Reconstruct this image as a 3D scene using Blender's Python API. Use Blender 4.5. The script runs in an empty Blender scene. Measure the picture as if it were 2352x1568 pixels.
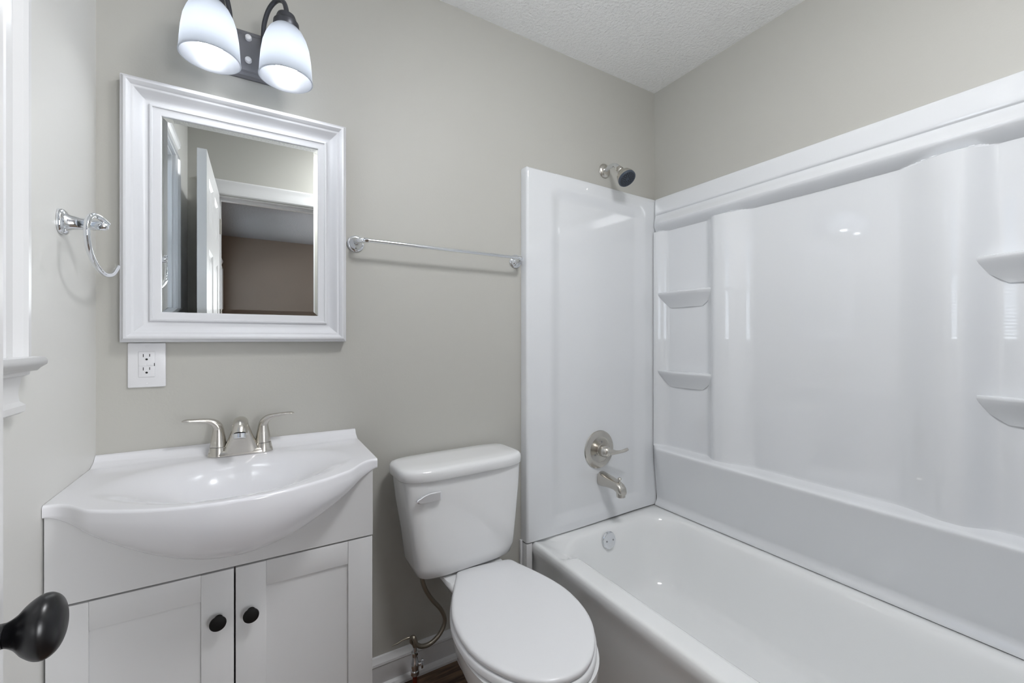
import bpy, bmesh, math, random
from mathutils import Vector, Matrix
random.seed(4)
PI = math.pi
S = bpy.context.scene
COL = S.collection

# ------------------------------------------------------------------ camera
cam_d = bpy.data.cameras.new('camera')
cam = bpy.data.objects.new('camera', cam_d)
COL.objects.link(cam)
S.camera = cam
cam.location = (.355, -1.46, 1.18)
cam.rotation_euler = (PI/2, 0, -math.radians(30.9))
cam_d.sensor_width = 36
cam_d.lens = 36*970/2352
cam_d.shift_y = -6/2352
cam_d.clip_start = .02

# ------------------------------------------------------------------ world, lights, exposure
W = bpy.data.worlds.new('sky')
S.world = W
W.use_nodes = True
bg = W.node_tree.nodes['Background']
bg.inputs[0].default_value = (.80, .90, 1, 1)
bg.inputs[1].default_value = 2.2
S.view_settings.view_transform = 'Standard'
S.view_settings.look = 'None'
S.view_settings.gamma = 1
S.view_settings.exposure = 0.17

def area(name, loc, direction, sx, sy, power, col):
    d = bpy.data.lights.new(name, 'AREA')
    d.shape = 'RECTANGLE'; d.size = sx; d.size_y = sy; d.energy = power; d.color = col
    o = bpy.data.objects.new(name, d); COL.objects.link(o)
    o.location = loc
    o.rotation_euler = Vector(direction).to_track_quat('-Z', 'Y').to_euler()
    return o
YBW = -4.78
# daylight arriving at the two windows, from outside the panes; plus fill through an added one
area('daylight_bath_window', (-.42, -.815, 1.62), (1, 0, -.12), .8, 1.1, 20, (.86, .93, 1))
area('daylight_bedroom_window', (-.50, -3.85, 1.5), (1, 0, -.1), 1.3, 1.5, 130, (.90, .95, 1))
area('fill_added_far_window', (2.0, YBW-.12, 1.35), (-.42, 1, -.02), 1.6, 1.6, 115, (.97, .98, 1))  # fill for the vanity front, behind a window added out of view
BULB = 8.0           # radiance of the two bulbs of the wall light
FILL_DOME = 44.0         # radiance of the unseen ceiling light added to fill the room

# ------------------------------------------------------------------ materials
def mat(name, col, rough=.5, metal=0, spec=.5, coat=0, bump=None, aniso=0):
    m = bpy.data.materials.new(name); m.use_nodes = True
    nt = m.node_tree; b = nt.nodes['Principled BSDF']
    b.inputs['Base Color'].default_value = (*col, 1)
    b.inputs['Roughness'].default_value = rough
    b.inputs['Metallic'].default_value = metal
    b.inputs['Specular IOR Level'].default_value = spec
    b.inputs['Coat Weight'].default_value = coat
    if bump:
        sc, st, dist = bump
        tc = nt.nodes.new('ShaderNodeTexCoord')
        n = nt.nodes.new('ShaderNodeTexNoise'); n.inputs['Scale'].default_value = sc
        n.inputs['Detail'].default_value = 3
        bm_ = nt.nodes.new('ShaderNodeBump'); bm_.inputs['Strength'].default_value = st
        bm_.inputs['Distance'].default_value = dist
        nt.links.new(tc.outputs['Object'], n.inputs['Vector'])
        nt.links.new(n.outputs['Fac'], bm_.inputs['Height'])
        nt.links.new(bm_.outputs['Normal'], b.inputs['Normal'])
    return m

M = {}
M['wall'] = mat('greige_wall_paint', (.500, .492, .455), .5, bump=(160, .10, .002))
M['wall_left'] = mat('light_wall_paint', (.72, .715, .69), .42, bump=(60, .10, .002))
M['taupe'] = mat('taupe_wall_paint', (.27, .22, .18), .7, bump=(120, .1, .002))
M['ceiling'] = mat('white_textured_ceiling', (.93, .93, .92), .8, bump=(95, .9, .006))
M['ceiling_dimmed'] = mat('dimmed_textured_ceiling', (.26, .255, .265), .85, bump=(95, .9, .006))  # white ceiling colour darkened so the bedroom ceiling looks dim
M['trim'] = mat('white_trim_paint', (.72, .72, .725), .3)
M['acrylic'] = mat('glossy_white_acrylic', (.77, .785, .805), .045, spec=.7, coat=.5)
M['enamel'] = mat('white_tub_enamel', (.88, .89, .89), .12, coat=.3)
M['porcelain'] = mat('white_porcelain', (.80, .805, .81), .10, coat=.3)
M['plastic'] = mat('white_seat_plastic', (.80, .805, .82), .28)
M['marble'] = mat('cultured_marble_white', (.80, .80, .83), .14, coat=.2)
M['cabinet'] = mat('white_cabinet_laminate', (.66, .66, .665), .38)
M['frame'] = mat('white_mirror_frame_paint', (.71, .715, .74), .32)
M['satin_chrome'] = mat('satin_chrome', (.80, .80, .82), .38, .85)
M['nickel'] = mat('brushed_nickel', (.60, .575, .53), .26, 1)
M['chrome'] = mat('polished_chrome', (.80, .82, .85), .07, 1)
M['black'] = mat('black_knob_finish', (.003, .003, .004), .30)
M['matblack'] = mat('matt_black_knob', (.004, .0035, .0035), .6, spec=.25)
M['bronze'] = mat('grey_bronze_fixture', (.085, .088, .10), .38, .7)
M['plate_grey'] = mat('grey_fixture_plate', (.20, .20, .22), .4, .5)
M['mirror'] = mat('mirror_silver', (.80, .82, .81), .0, 1)
M['outlet'] = mat('white_outlet_plastic', (.80, .80, .82), .3)
M['slot'] = mat('dark_slot', (.01, .01, .01), .6)
M['darkplastic'] = mat('dark_blue_grey_plastic', (.045, .06, .085), .35)
M['nozzle'] = mat('black_rubber_nozzle', (.006, .006, .008), .5)
M['copper'] = mat('red_brown_copper_pipe', (.22, .045, .025), .4, .6)
M['hose'] = mat('braided_steel_hose', (.33, .30, .25), .35, .9)
M['blind'] = mat('grey_white_blind_slat', (.62, .65, .70), .5)
M['carpet'] = mat('beige_bedroom_carpet', (.30, .25, .20), .95, bump=(300, .6, .004))
M['screw'] = mat('screw_metal', (.35, .35, .36), .3, 1)

def wood_floor():
    m = bpy.data.materials.new('dark_wood_vinyl_plank'); m.use_nodes = True
    nt = m.node_tree; b = nt.nodes['Principled BSDF']; b.inputs['Roughness'].default_value = .4
    tc = nt.nodes.new('ShaderNodeTexCoord'); mp = nt.nodes.new('ShaderNodeMapping')
    mp.inputs['Scale'].default_value = (1, 1, 1)
    br = nt.nodes.new('ShaderNodeTexBrick')
    br.inputs['Scale'].default_value = 1
    br.inputs['Brick Width'].default_value = 1.2; br.inputs['Row Height'].default_value = .15
    br.inputs['Mortar Size'].default_value = .0015
    br.inputs['Color1'].default_value = (.14, .085, .052, 1)
    br.inputs['Color2'].default_value = (.23, .15, .095, 1)
    br.inputs['Mortar'].default_value = (.02, .012, .008, 1)
    m2 = nt.nodes.new('ShaderNodeMapping'); m2.inputs['Scale'].default_value = (4, 45, 4)
    n = nt.nodes.new('ShaderNodeTexNoise'); n.inputs['Scale'].default_value = 2; n.inputs['Detail'].default_value = 8
    r = nt.nodes.new('ShaderNodeValToRGB')
    r.color_ramp.elements[0].position = .35; r.color_ramp.elements[0].color = (.35, .3, .28, 1)
    r.color_ramp.elements[1].position = .65; r.color_ramp.elements[1].color = (1.3, 1.25, 1.2, 1)
    mx = nt.nodes.new('ShaderNodeMix'); mx.data_type = 'RGBA'; mx.blend_type = 'MULTIPLY'; mx.inputs[0].default_value = 1
    L = nt.links.new
    L(tc.outputs['Object'], mp.inputs[0]); L(mp.outputs[0], br.inputs[0])
    L(tc.outputs['Object'], m2.inputs[0]); L(m2.outputs[0], n.inputs[0]); L(n.outputs['Fac'], r.inputs[0])
    L(br.outputs[0], mx.inputs[6]); L(r.outputs[0], mx.inputs[7]); L(mx.outputs[2], b.inputs['Base Color'])
    return m
M['floor'] = wood_floor()

def frosted():
    m = bpy.data.materials.new('frosted_white_glass'); m.use_nodes = True
    nt = m.node_tree; nt.nodes.clear()
    o = nt.nodes.new('ShaderNodeOutputMaterial'); mx = nt.nodes.new('ShaderNodeMixShader')
    t = nt.nodes.new('ShaderNodeBsdfTranslucent'); t.inputs[0].default_value = (.58, .60, .63, 1)
    p = nt.nodes.new('ShaderNodeBsdfPrincipled'); p.inputs['Base Color'].default_value = (.17, .175, .19, 1)
    p.inputs['Roughness'].default_value = .3
    mx.inputs[0].default_value = .5
    nt.links.new(p.outputs[0], mx.inputs[1]); nt.links.new(t.outputs[0], mx.inputs[2]); nt.links.new(mx.outputs[0], o.inputs[0])
    return m
M['frosted'] = frosted()

def emit(name, col, st):
    m = bpy.data.materials.new(name); m.use_nodes = True
    nt = m.node_tree; nt.nodes.clear()
    o = nt.nodes.new('ShaderNodeOutputMaterial'); e = nt.nodes.new('ShaderNodeEmission')
    e.inputs[0].default_value = (*col, 1); e.inputs[1].default_value = st
    nt.links.new(e.outputs[0], o.inputs[0]); return m
M['bulb'] = emit('lit_bulb', (.93, .965, 1), BULB*4.2)
M['fill_dome'] = emit('added_fill_dome', (.97, .98, 1), FILL_DOME)

def glass_mat():
    m = bpy.data.materials.new('window_glass'); m.use_nodes = True
    nt = m.node_tree; nt.nodes.clear()
    o = nt.nodes.new('ShaderNodeOutputMaterial'); mx = nt.nodes.new('ShaderNodeMixShader')
    t = nt.nodes.new('ShaderNodeBsdfTransparent'); g = nt.nodes.new('ShaderNodeBsdfGlossy'); g.inputs['Roughness'].default_value = .02
    f = nt.nodes.new('ShaderNodeFresnel'); f.inputs[0].default_value = 1.45
    nt.links.new(f.outputs[0], mx.inputs[0]); nt.links.new(t.outputs[0], mx.inputs[1]); nt.links.new(g.outputs[0], mx.inputs[2])
    nt.links.new(mx.outputs[0], o.inputs[0]); return m
M['glass'] = glass_mat()

# ------------------------------------------------------------------ object helpers
def tag(o, label=None, cat=None, group=None, kind=None):
    if label: o['label'] = label
    if cat: o['category'] = cat
    if group: o['group'] = group
    if kind: o['kind'] = kind
    return o
def world_loc(o):
    v = Vector((0, 0, 0))
    while o: v += o.location; o = o.parent
    return v
def obj(name, bm, m, parent=None, smooth=40, origin=None):
    """links bm (built in world coordinates) as one mesh object"""
    bmesh.ops.remove_doubles(bm, verts=bm.verts, dist=1e-6)
    bmesh.ops.recalc_face_normals(bm, faces=bm.faces)
    off = world_loc(parent) if parent else Vector(origin or (0, 0, 0))
    bmesh.ops.translate(bm, verts=bm.verts, vec=-off)
    me = bpy.data.meshes.new(name)
    bm.to_mesh(me); bm.free()
    mats = m if isinstance(m, (list, tuple)) else [m]
    for k in mats: me.materials.append(M[k])
    o = bpy.data.objects.new(name, me); COL.objects.link(o)
    if parent: o.parent = parent
    else: o.location = off
    if smooth:
        for p in me.polygons: p.use_smooth = True
        me.set_sharp_from_angle(angle=math.radians(smooth))
    return o
def empty(name, loc, label=None, cat=None, group=None, kind=None):
    o = bpy.data.objects.new(name, None); COL.objects.link(o); o.location = loc
    o.empty_display_size = .05
    return tag(o, label, cat, group, kind)
def box(bm, x0, x1, y0, y1, z0, z1, bev=0, seg=2, mi=0):
    r = bmesh.ops.create_cube(bm, size=1)
    vs = r['verts']
    for v in vs:
        v.co = Vector(((x0+x1)/2+v.co.x*(x1-x0), (y0+y1)/2+v.co.y*(y1-y0), (z0+z1)/2+v.co.z*(z1-z0)))
    fs = set(f for v in vs for f in v.link_faces)
    for f in fs: f.material_index = mi
    if bev:
        es = list(set(e for v in vs for e in v.link_edges))
        bmesh.ops.bevel(bm, geom=es, offset=bev, segments=seg, profile=.5, affect='EDGES')
    return bm
def nbox(*a, **k): return box(bmesh.new(), *a, **k)
def frame_of(d):
    d = Vector(d).normalized()
    a = Vector((0, 0, 1)) if abs(d.z) < .9 else Vector((1, 0, 0))
    u = d.cross(a).normalized(); v = u.cross(d).normalized()
    return d, u, v
def loft(bm, rings, cap0=True, cap1=True, closed=True, mi=0):
    vr = [[bm.verts.new(p) for p in r] for r in rings]
    n = len(rings[0])
    for a, b in zip(vr, vr[1:]):
        for i in range(n if closed else n-1):
            j = (i+1) % n
            try: bm.faces.new((a[i], a[j], b[j], b[i])).material_index = mi
            except ValueError: pass
    if cap0: bm.faces.new(vr[0][::-1]).material_index = mi
    if cap1: bm.faces.new(vr[-1]).material_index = mi
    return bm
def lathe(bm, prof, org, axis, n=40, cap0=True, cap1=True, mi=0):
    """prof: list of (radius, height along axis)"""
    d, u, v = frame_of(axis); org = Vector(org)
    rings = []
    for r, h in prof:
        r = max(r, 1e-5)
        rings.append([org+d*h+(u*math.cos(2*PI*i/n)+v*math.sin(2*PI*i/n))*r for i in range(n)])
    return loft(bm, rings, cap0, cap1, mi=mi)
def spline(pts, k=8):
    pts = [Vector(p) for p in pts]
    P = [2*pts[0]-pts[1]]+pts+[2*pts[-1]-pts[-2]]
    out = []
    for i in range(1, len(P)-2):
        for s in range(k):
            t = s/k; a, b, c, d = P[i-1:i+3]
            out.append(.5*((2*b)+(c-a)*t+(2*a-5*b+4*c-d)*t*t+(3*b-a-3*c+d)*t**3))
    out.append(pts[-1]); return out
def tube(bm, pts, rad, n=16, k=8, up=None, flat=1.0, mi=0):
    """rad float or list per control point; flat scales the v axis"""
    c = spline(pts, k) if k > 1 else [Vector(p) for p in pts]
    if isinstance(rad, (int, float)): rs = [rad]*len(c)
    else:
        rr = spline([(r, 0, 0) for r in rad], k) if k > 1 else [Vector((r, 0, 0)) for r in rad]
        rs = [r.x for r in rr]
    if isinstance(flat, (int, float)): fl = [flat]*len(c)
    else:
        ff = spline([(r, 0, 0) for r in flat], k); fl = [r.x for r in ff]
    tang = []
    for i in range(len(c)):
        t = c[min(i+1, len(c)-1)]-c[max(i-1, 0)]
        tang.append(t.normalized())
    u = Vector(up) if up else frame_of(tang[0])[1]
    rings = []
    for p, t, r, f in zip(c, tang, rs, fl):
        u = (u-t*u.dot(t)).normalized(); v = t.cross(u)
        rings.append([p+u*math.cos(2*PI*i/n)*r+v*math.sin(2*PI*i/n)*r*f for i in range(n)])
    return loft(bm, rings, mi=mi)
def sm(a, b, x):
    t = min(1, max(0, (x-a)/(b-a))); return t*t*(3-2*t)
def grid(bm, f, us, vs, mi=0):
    V = [[bm.verts.new(f(u, v)) for v in vs] for u in us]
    for i in range(len(us)-1):
        for j in range(len(vs)-1):
            bm.faces.new((V[i][j], V[i+1][j], V[i+1][j+1], V[i][j+1])).material_index = mi
    return V
def lin(a, b, n): return [a+(b-a)*i/n for i in range(n+1)]
def frame_loft(bm, x0, x1, z0, z1, prof, y0):
    """mitred rectangular frame on a wall facing -y; prof = list of (inset, height)"""
    rings = []
    for w, h in prof:
        rings.append([Vector((x0+w, y0-h, z0+w)), Vector((x1-w, y0-h, z0+w)), Vector((x1-w, y0-h, z1-w)), Vector((x0+w, y0-h, z1-w))])
    return loft(bm, rings, False, False)
def prism(bm, poly, axis, a, b, mi=0):
    """poly in the two other axes"""
    def P(p, t):
        if axis == 'x': return Vector((t, p[0], p[1]))
        if axis == 'y': return Vector((p[0], t, p[1]))
        return Vector((p[0], p[1], t))
    return loft(bm, [[P(p, a) for p in poly], [P(p, b) for p in poly]], mi=mi)

# ------------------------------------------------------------------ room shell
XR, YF, ZC = 2.065, -1.62, 2.417
YB = -4.68
def wall_holes(axis, t0, t1, u0, u1, z0, z1, hole):
    """wall slab with one rectangular hole; u is the running axis"""
    a, b, c, d = hole  # u range, z range
    bm = bmesh.new()
    for (p, q, r, s) in ((u0, a, z0, z1), (b, u1, z0, z1), (a, b, d, z1), (a, b, z0, c)):
        if q-p < 1e-4 or s-r < 1e-4: continue
        if axis == 'x': box(bm, t0, t1, p, q, r, s)
        else: box(bm, p, q, t0, t1, r, s)
    return bm
def struct(name, bm, m, smooth=0): return tag(obj(name, bm, m, None, smooth), kind='structure')
struct('floor', nbox(-.12, XR+.12, YF-.06, .12, -.06, 0), 'floor')
struct('ceiling', nbox(-.12, XR+.12, YF-.12, .12, ZC, ZC+.06), 'ceiling')
struct('wall_back', nbox(-.12, XR+.12, 0, .12, 0, ZC), 'wall')
struct('wall_right', nbox(XR, XR+.12, YF-.12, 0, 0, ZC), 'wall')
WY0, WY1, WZ0, WZ1 = -1.12, -.51, 1.15, 2.06
struct('wall_left', wall_holes('x', -.12, 0, YF-.12, 0, 0, ZC, (WY0, WY1, WZ0, WZ1)), 'wall_left')
DX0, DX1, DZ = .140, .86, 2.035
struct('wall_front', wall_holes('y', YF-.12, YF, 0, XR, 0, ZC, (DX0, DX1, 0, DZ)), 'wall')
struct('wall_alcove', nbox(1.27, XR, YF, -1.535, 0, ZC), 'wall')
# neighbouring bedroom seen in the mirror
struct('floor_bedroom', nbox(-.15, 3.0, YB-.1, YF-.06, -.06, 0), 'carpet')
struct('ceiling_bedroom', nbox(-.15, 3.0, YB-.1, YF-.12, ZC, ZC+.06), 'ceiling_dimmed')
struct('wall_bedroom_far', wall_holes('y', YB-.1, YB, -.15, 3.0, 0, ZC, (1.25, 2.75, .6, 2.1)), 'taupe')  # opening is for the added, unseen window
struct('wall_bedroom_right', nbox(2.9, 3.0, YB, YF-.12, 0, ZC), 'taupe')
struct('wall_bedroom_left', wall_holes('x', -.13, -.03, YB, YF-.12, 0, ZC, (-4.45, -3.25, .85, 2.0)), 'taupe')
struct('wall_bedroom_near', wall_holes('y', YF-.14, YF-.12, -.03, 2.9, 0, ZC, (DX0, DX1, 0, DZ)), 'taupe')

# skirting of the back wall with cap and shoe moulding
bm = bmesh.new()
prof = [(0, 0), (-.026, 0), (-.026, .008), (-.022, .016), (-.014, .021), (-.014, .078), (-.017, .083), (-.016, .090), (-.010, .098), (-.006, .105), (0, .107)]
prism(bm, prof, 'x', .613, 1.272)
struct('baseboard_back', bm, 'trim', 25)
bm = bmesh.new(); prism(bm, [(0, 0), (.014, 0), (.014, .09), (.006, .107), (0, .107)], 'y', -.32, YF+.02)
struct('baseboard_left', bm, 'trim', 25)
bm = bmesh.new(); prism(bm, [(YF, 0), (YF+.014, 0), (YF+.014, .09), (YF+.006, .107), (YF, .107)], 'x', .95, 1.268)
struct('baseboard_front', bm, 'trim', 25)
# white filler strip between wall and tub
struct('trim_1', nbox(1.273, 1.301, -.040, -.0005, 0, .357, bev=.003), 'trim', 30)
struct('trim_2', nbox(1.262, 1.2725, -.012, -.0005, .107, .365, bev=.002), 'trim', 30)

# door casing in the front wall
door_trim = empty('trim_3', (DX0, YF, 0), kind='structure')
def cas_prof():  # (across, out)
    return [(0, 0), (0, .010), (.006, .015), (.03, .017), (.05, .013), (.066, .016), (.080, .018), (.088, .014), (.09, 0)]
bm = bmesh.new()
prism(bm, [(DX0-.003-a, YF+b) for a, b in cas_prof()], 'z', 0, DZ+.005)
prism(bm, [(DX1+.003+a, YF+b) for a, b in cas_prof()], 'z', 0, DZ+.005)
prism(bm, [(YF+b, DZ+.005+a) for a, b in cas_prof()], 'x', DX0-.093, DX1+.093)
obj('casing', bm, 'trim', door_trim, 25)
bm = bmesh.new()
box(bm, DX0, DX0+.004, YF-.12, YF, 0, DZ); box(bm, DX1-.004, DX1, YF-.12, YF, 0, DZ); box(bm, DX0+.004, DX1-.004, YF-.12, YF, DZ-.004, DZ)
box(bm, DX0+.004, DX1-.004, YF-.075, YF-.04, DZ-.016, DZ-.004); box(bm, DX0+.004, DX0+.016, YF-.075, YF-.04, 0, DZ-.016); box(bm, DX1-.016, DX1-.004, YF-.075, YF-.04, 0, DZ-.016)
obj('jamb', bm, 'trim', door_trim, 0)

# ------------------------------------------------------------------ open six-panel door
DFX, DBX = .1535, .118
DY0, DY1 = -1.597, -.888
door = empty('door_1', (.136, DY0, .012), kind='structure')
def six_panel():
    bm = bmesh.new()
    z0, z1 = .012, 2.028
    w = DY1-DY0
    st = .105; mid = .09
    pw = (w-2*st-mid)/2
    cols = [(DY0+st, DY0+st+pw), (DY1-st-pw, DY1-st)]
    rows = [(.24, .80), (.98, 1.60), (1.72, 1.93)]
    # slab made of stiles and rails, panels sunk between
    xs = (DBX, DFX)
    box(bm, *xs, DY0, DY0+st, z0, z1); box(bm, *xs, DY1-st, DY1, z0, z1)
    box(bm, *xs, cols[0][1], cols[1][0], z0, z1)
    for c in cols:
        zz = [z0]+[q for r in rows for q in r]+[z1]
        for i in range(0, len(zz), 2): box(bm, *xs, c[0], c[1], zz[i], zz[i+1])
        for r in rows:
            for side, s in ((DFX, -1), (DBX, 1)):
                rings = []
                for ins, dep in ((0, 0), (.012, .008), (.020, .008), (.045, .001), (.060, .001)):
                    x = side+s*dep
                    rings.append([Vector((x, c[0]+ins, r[0]+ins)), Vector((x, c[1]-ins, r[0]+ins)), Vector((x, c[1]-ins, r[1]-ins)), Vector((x, c[0]+ins, r[1]-ins))])
                loft(bm, rings, False, True)
    return bm
obj('leaf', six_panel(), 'trim', door, 20)
def egg_knob(side):
    bm = bmesh.new()
    s = 1 if side > 0 else -1
    x0 = DFX if s > 0 else DBX
    prof = [(.001, 0), (.031, 0), (.032, .004), (.028, .008), (.013, .011), (.0095, .018), (.0095, .024)]
    lathe(bm, prof, (x0, -.952, .938), (s, 0, 0), 40)
    # oval grip flaring out of the neck
    rings = []
    n = 44
    pr = spline([(.0095, .018, 0), (.0098, .024, 0), (.0135, .030, 0), (.0205, .036, 0), (.0255, .043, 0), (.0258, .049, 0), (.0215, .0545, 0), (.0140, .0578, 0), (.0060, .0590, 0), (.0004, .0592, 0)], 5)
    for p in pr:
        rings.append([Vector((x0+s*p.y, -.952+p.x*.86*math.cos(2*PI*j/n), .938+p.x*1.0*math.sin(2*PI*j/n))) for j in range(n)])
    loft(bm, rings)
    return bm
tag(obj('knob', egg_knob(1), 'black', door, 60), 'glossy black egg-shaped door knob')
tag(obj('knob', egg_knob(-1), 'black', door, 60), 'black egg-shaped knob on the far face')
for zz in (.25, 1.02, 1.80):
    bm = bmesh.new(); lathe(bm, [(.006, 0), (.006, .09)], (.158, DY0-.006, zz), (0, 0, 1), 14)
    tag(obj('hinge', bm, 'nickel', door), 'metal hinge barrel')

# ------------------------------------------------------------------ window in the left wall
def window(name, xi, y0, y1, z0, z1, depth, small=False):
    w = empty(name, (xi, (y0+y1)/2, z0), kind='structure')
    cw = .09
    bm = bmesh.new()
    prof = [(0, 0), (0, .013), (.008, .013), (.012, .019), (.040, .008), (.056, .011), (.066, .020), (.072, .018), (.078, .022), (.088, .022), (.090, .014), (.090, 0)]
    for s, e in ((-1, y0), (1, y1)):
        prism(bm, [(xi+b, e+s*a) for a, b in prof], 'z', z0, z1)
    # head with mitre-less butt
    prism(bm, [(xi+b, z1+a) for a, b in prof], 'y', y0-cw, y1+cw)
    obj('casing', bm, 'trim', w, 20)
    # stool with rounded nose and horns
    bm = bmesh.new()
    noser = [(xi+.001, z0-.024), (xi+.026, z0-.024), (xi+.030, z0-.019), (xi+.038, z0-.013), (xi+.039, z0-.006), (xi+.035, z0-.001), (xi+.028, z0), (xi+.001, z0)]
    rings = []
    for yy, k in ((y0-cw-.022, .55), (y0-cw-.018, .8), (y0-cw-.008, 1), (y1+cw+.008, 1), (y1+cw+.018, .8), (y1+cw+.022, .55)):
        rings.append([Vector((xi+(p[0]-xi)*k if p[0] > xi+.01 else p[0], yy, p[1])) for p in noser])
    loft(bm, rings)
    box(bm, xi-depth+.01, xi+.001, y0, y1, z0-.024, z0)
    obj('stool', bm, 'trim', w, 40)
    bm = bmesh.new()
    ap = [(0, -.024), (.020, -.024), (.020, -.030), (.011, -.034), (.009, -.060), (.012, -.074), (.020, -.080), (.020, -.090), (.014, -.094), (0, -.094)]
    rings = []
    for yy in (y0-cw, y1+cw):
        s = -1 if yy < y0 else 1
        rings.append([Vector((xi+a, yy+s*(b+.024)*.28, z0+b)) for a, b in ap])
    loft(bm, rings)
    obj('apron', bm, 'trim', w, 30)
    # jamb liner
    bm = bmesh.new()
    xo = xi-depth
    t = .012
    box(bm, xo, xi, y0, y0+t, z0, z1); box(bm, xo, xi, y1-t, y1, z0, z1); box(bm, xo, xi, y0+t, y1-t, z1-t, z1)
    obj('jamb', bm, 'trim', w, 0)
    # double hung sash
    zm = (z0+z1)/2
    for nm, a, b, x in (('lower', z0, zm+.02, xi-.075), ('upper', zm-.02, z1-t, xi-.102)):
        bm = bmesh.new()
        rings = []
        yy0, yy1 = y0+t, y1-t
        f = .034
        box(bm, x-.011, x+.011, yy0, yy0+f, a, b, .003); box(bm, x-.011, x+.011, yy1-f, yy1, a, b, .003)
        box(bm, x-.011, x+.011, yy0+f, yy1-f, a, a+f, .003); box(bm, x-.011, x+.011, yy0+f, yy1-f, b-f, b, .003)
        s = obj('sash', bm, 'trim', w, 30)
        obj('pane', nbox(x-.002, x+.002, yy0+f-.004, yy1-f+.004, a+f-.004, b-f+.004), 'glass', s, 0)
    return w
window('window_1', 0, WY0, WY1, WZ0, WZ1, .12)
window('window_2', -.03, -4.45, -3.25, .85, 2.0, .10)
def blind(xc, y0, y1, z0, z1, label, tilt):
    b = empty('window_blind', (xc, (y0+y1)/2, z1-.03), label, 'blind')
    obj('headrail', nbox(xc-.016, xc+.016, y0, y1, z1-.03, z1, .003), 'trim', b, 30)
    bm = bmesh.new()
    n = int((z1-.05-z0-.02)/.0205); hw = .0125
    for i in range(n):
        z = z1-.05-i*.0205
        dx, dz = hw*math.cos(tilt), hw*math.sin(tilt)
        nx, nz = -math.sin(tilt)*.0018, math.cos(tilt)*.0018
        poly = [(xc-dx, z-dz), (xc, z+.0012), (xc+dx, z+dz), (xc+dx+nx*.3, z+dz+.0006), (xc+nx, z+.0012+nz), (xc-dx+nx*.3, z-dz+.0006)]
        prism(bm, [(p[0], p[1]) for p in poly], 'y', y0+.003, y1-.003)
    obj('slats', bm, 'blind', b, 30)
    obj('bottom_rail', nbox(xc-.012, xc+.012, y0, y1, z0+.003, z0+.018, .003), 'trim', b, 30)
    bm = bmesh.new()
    yc = y0+.10
    tube(bm, [(xc+.020, yc, z1-.03), (xc+.020, yc-.004, z1-.3), (xc+.021, yc, z0+.26), (xc+.021, yc+.02, z0+.20), (xc+.021, yc+.036, z0+.26), (xc+.020, yc+.03, z1-.3), (xc+.020, yc+.026, z1-.03)], .0016, 8, 6)
    obj('cord', bm, 'trim', b, 60)
    return b
w3 = empty('added_fill_window', (2.0, YB, .6), kind='structure')  # window added out of view to let fill light through the doorway
bm = bmesh.new()
box(bm, 1.16, 1.25, YB, YB+.018, .51, 2.19, .003); box(bm, 2.75, 2.84, YB, YB+.018, .51, 2.19, .003)
box(bm, 1.25, 2.75, YB, YB+.018, 2.1, 2.19, .003); box(bm, 1.25, 2.75, YB, YB+.018, .51, .6, .003)
obj('casing', bm, 'trim', w3, 30)
bm = bmesh.new()
for a, b, c, d in ((1.25, 1.29, .6, 2.1), (2.71, 2.75, .6, 2.1), (1.98, 2.02, .64, 2.06), (1.29, 2.71, 2.06, 2.1), (1.29, 2.71, .6, .64), (1.29, 2.71, 1.33, 1.37)):
    box(bm, a, b, YB-.07, YB-.04, c, d)
sh3 = obj('sash', bm, 'trim', w3, 0)
obj('pane', nbox(1.29, 2.71, YB-.057, YB-.053, .64, 2.06), 'glass', sh3, 0)
blind(-.034, WY0+.016, WY1-.016, WZ0, WZ1-.013, 'grey-white slatted blind in the bathroom window above the white stool', math.radians(38))
blind(-.064, -4.43, -3.27, .85, 1.985, 'white slatted blind in the next room, seen in the mirror beside the door', math.radians(45))

# ------------------------------------------------------------------ mirror
mir = empty('framed_mirror', (.322, 0, 1.171), 'white moulded-frame rectangular mirror on the back wall above the sink', 'mirror')
MX0, MX1, MZ0, MZ1 = .051, .593, 1.171, 1.854
bm = bmesh.new()
prof = [(0, 0), (0, .030), (.002, .036), (.004, .037), (.006, .041), (.010, .0455), (.015, .046), (.020, .042), (.023, .0375), (.026, .0365),
        (.029, .0340), (.035, .0260), (.042, .0200), (.050, .0165), (.0555, .0155), (.0562, .0205), (.059, .0220), (.062, .0220), (.0630, .0190),
        (.065, .0185), (.078, .0160), (.0802, .0150), (.081, .0108)]
frame_loft(bm, MX0, MX1, MZ0, MZ1, prof, -.0005)
# solid back
box(bm, MX0+.004, MX1-.004, -.0090, -.001, MZ0+.004, MZ1-.004)
obj('frame', bm, 'frame', mir, 28)
bm = bmesh.new()
g = .079; b = .014
rings = []
for ins, h in ((g, .0100), (g, .0118), (g+b, .0130)):
    rings.append([Vector((MX0+ins, -h, MZ0+ins)), Vector((MX1-ins, -h, MZ0+ins)), Vector((MX1-ins, -h, MZ1-ins)), Vector((MX0+ins, -h, MZ1-ins))])
loft(bm, rings, True, True)
obj('glass', bm, 'mirror', mir, 0)

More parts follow.
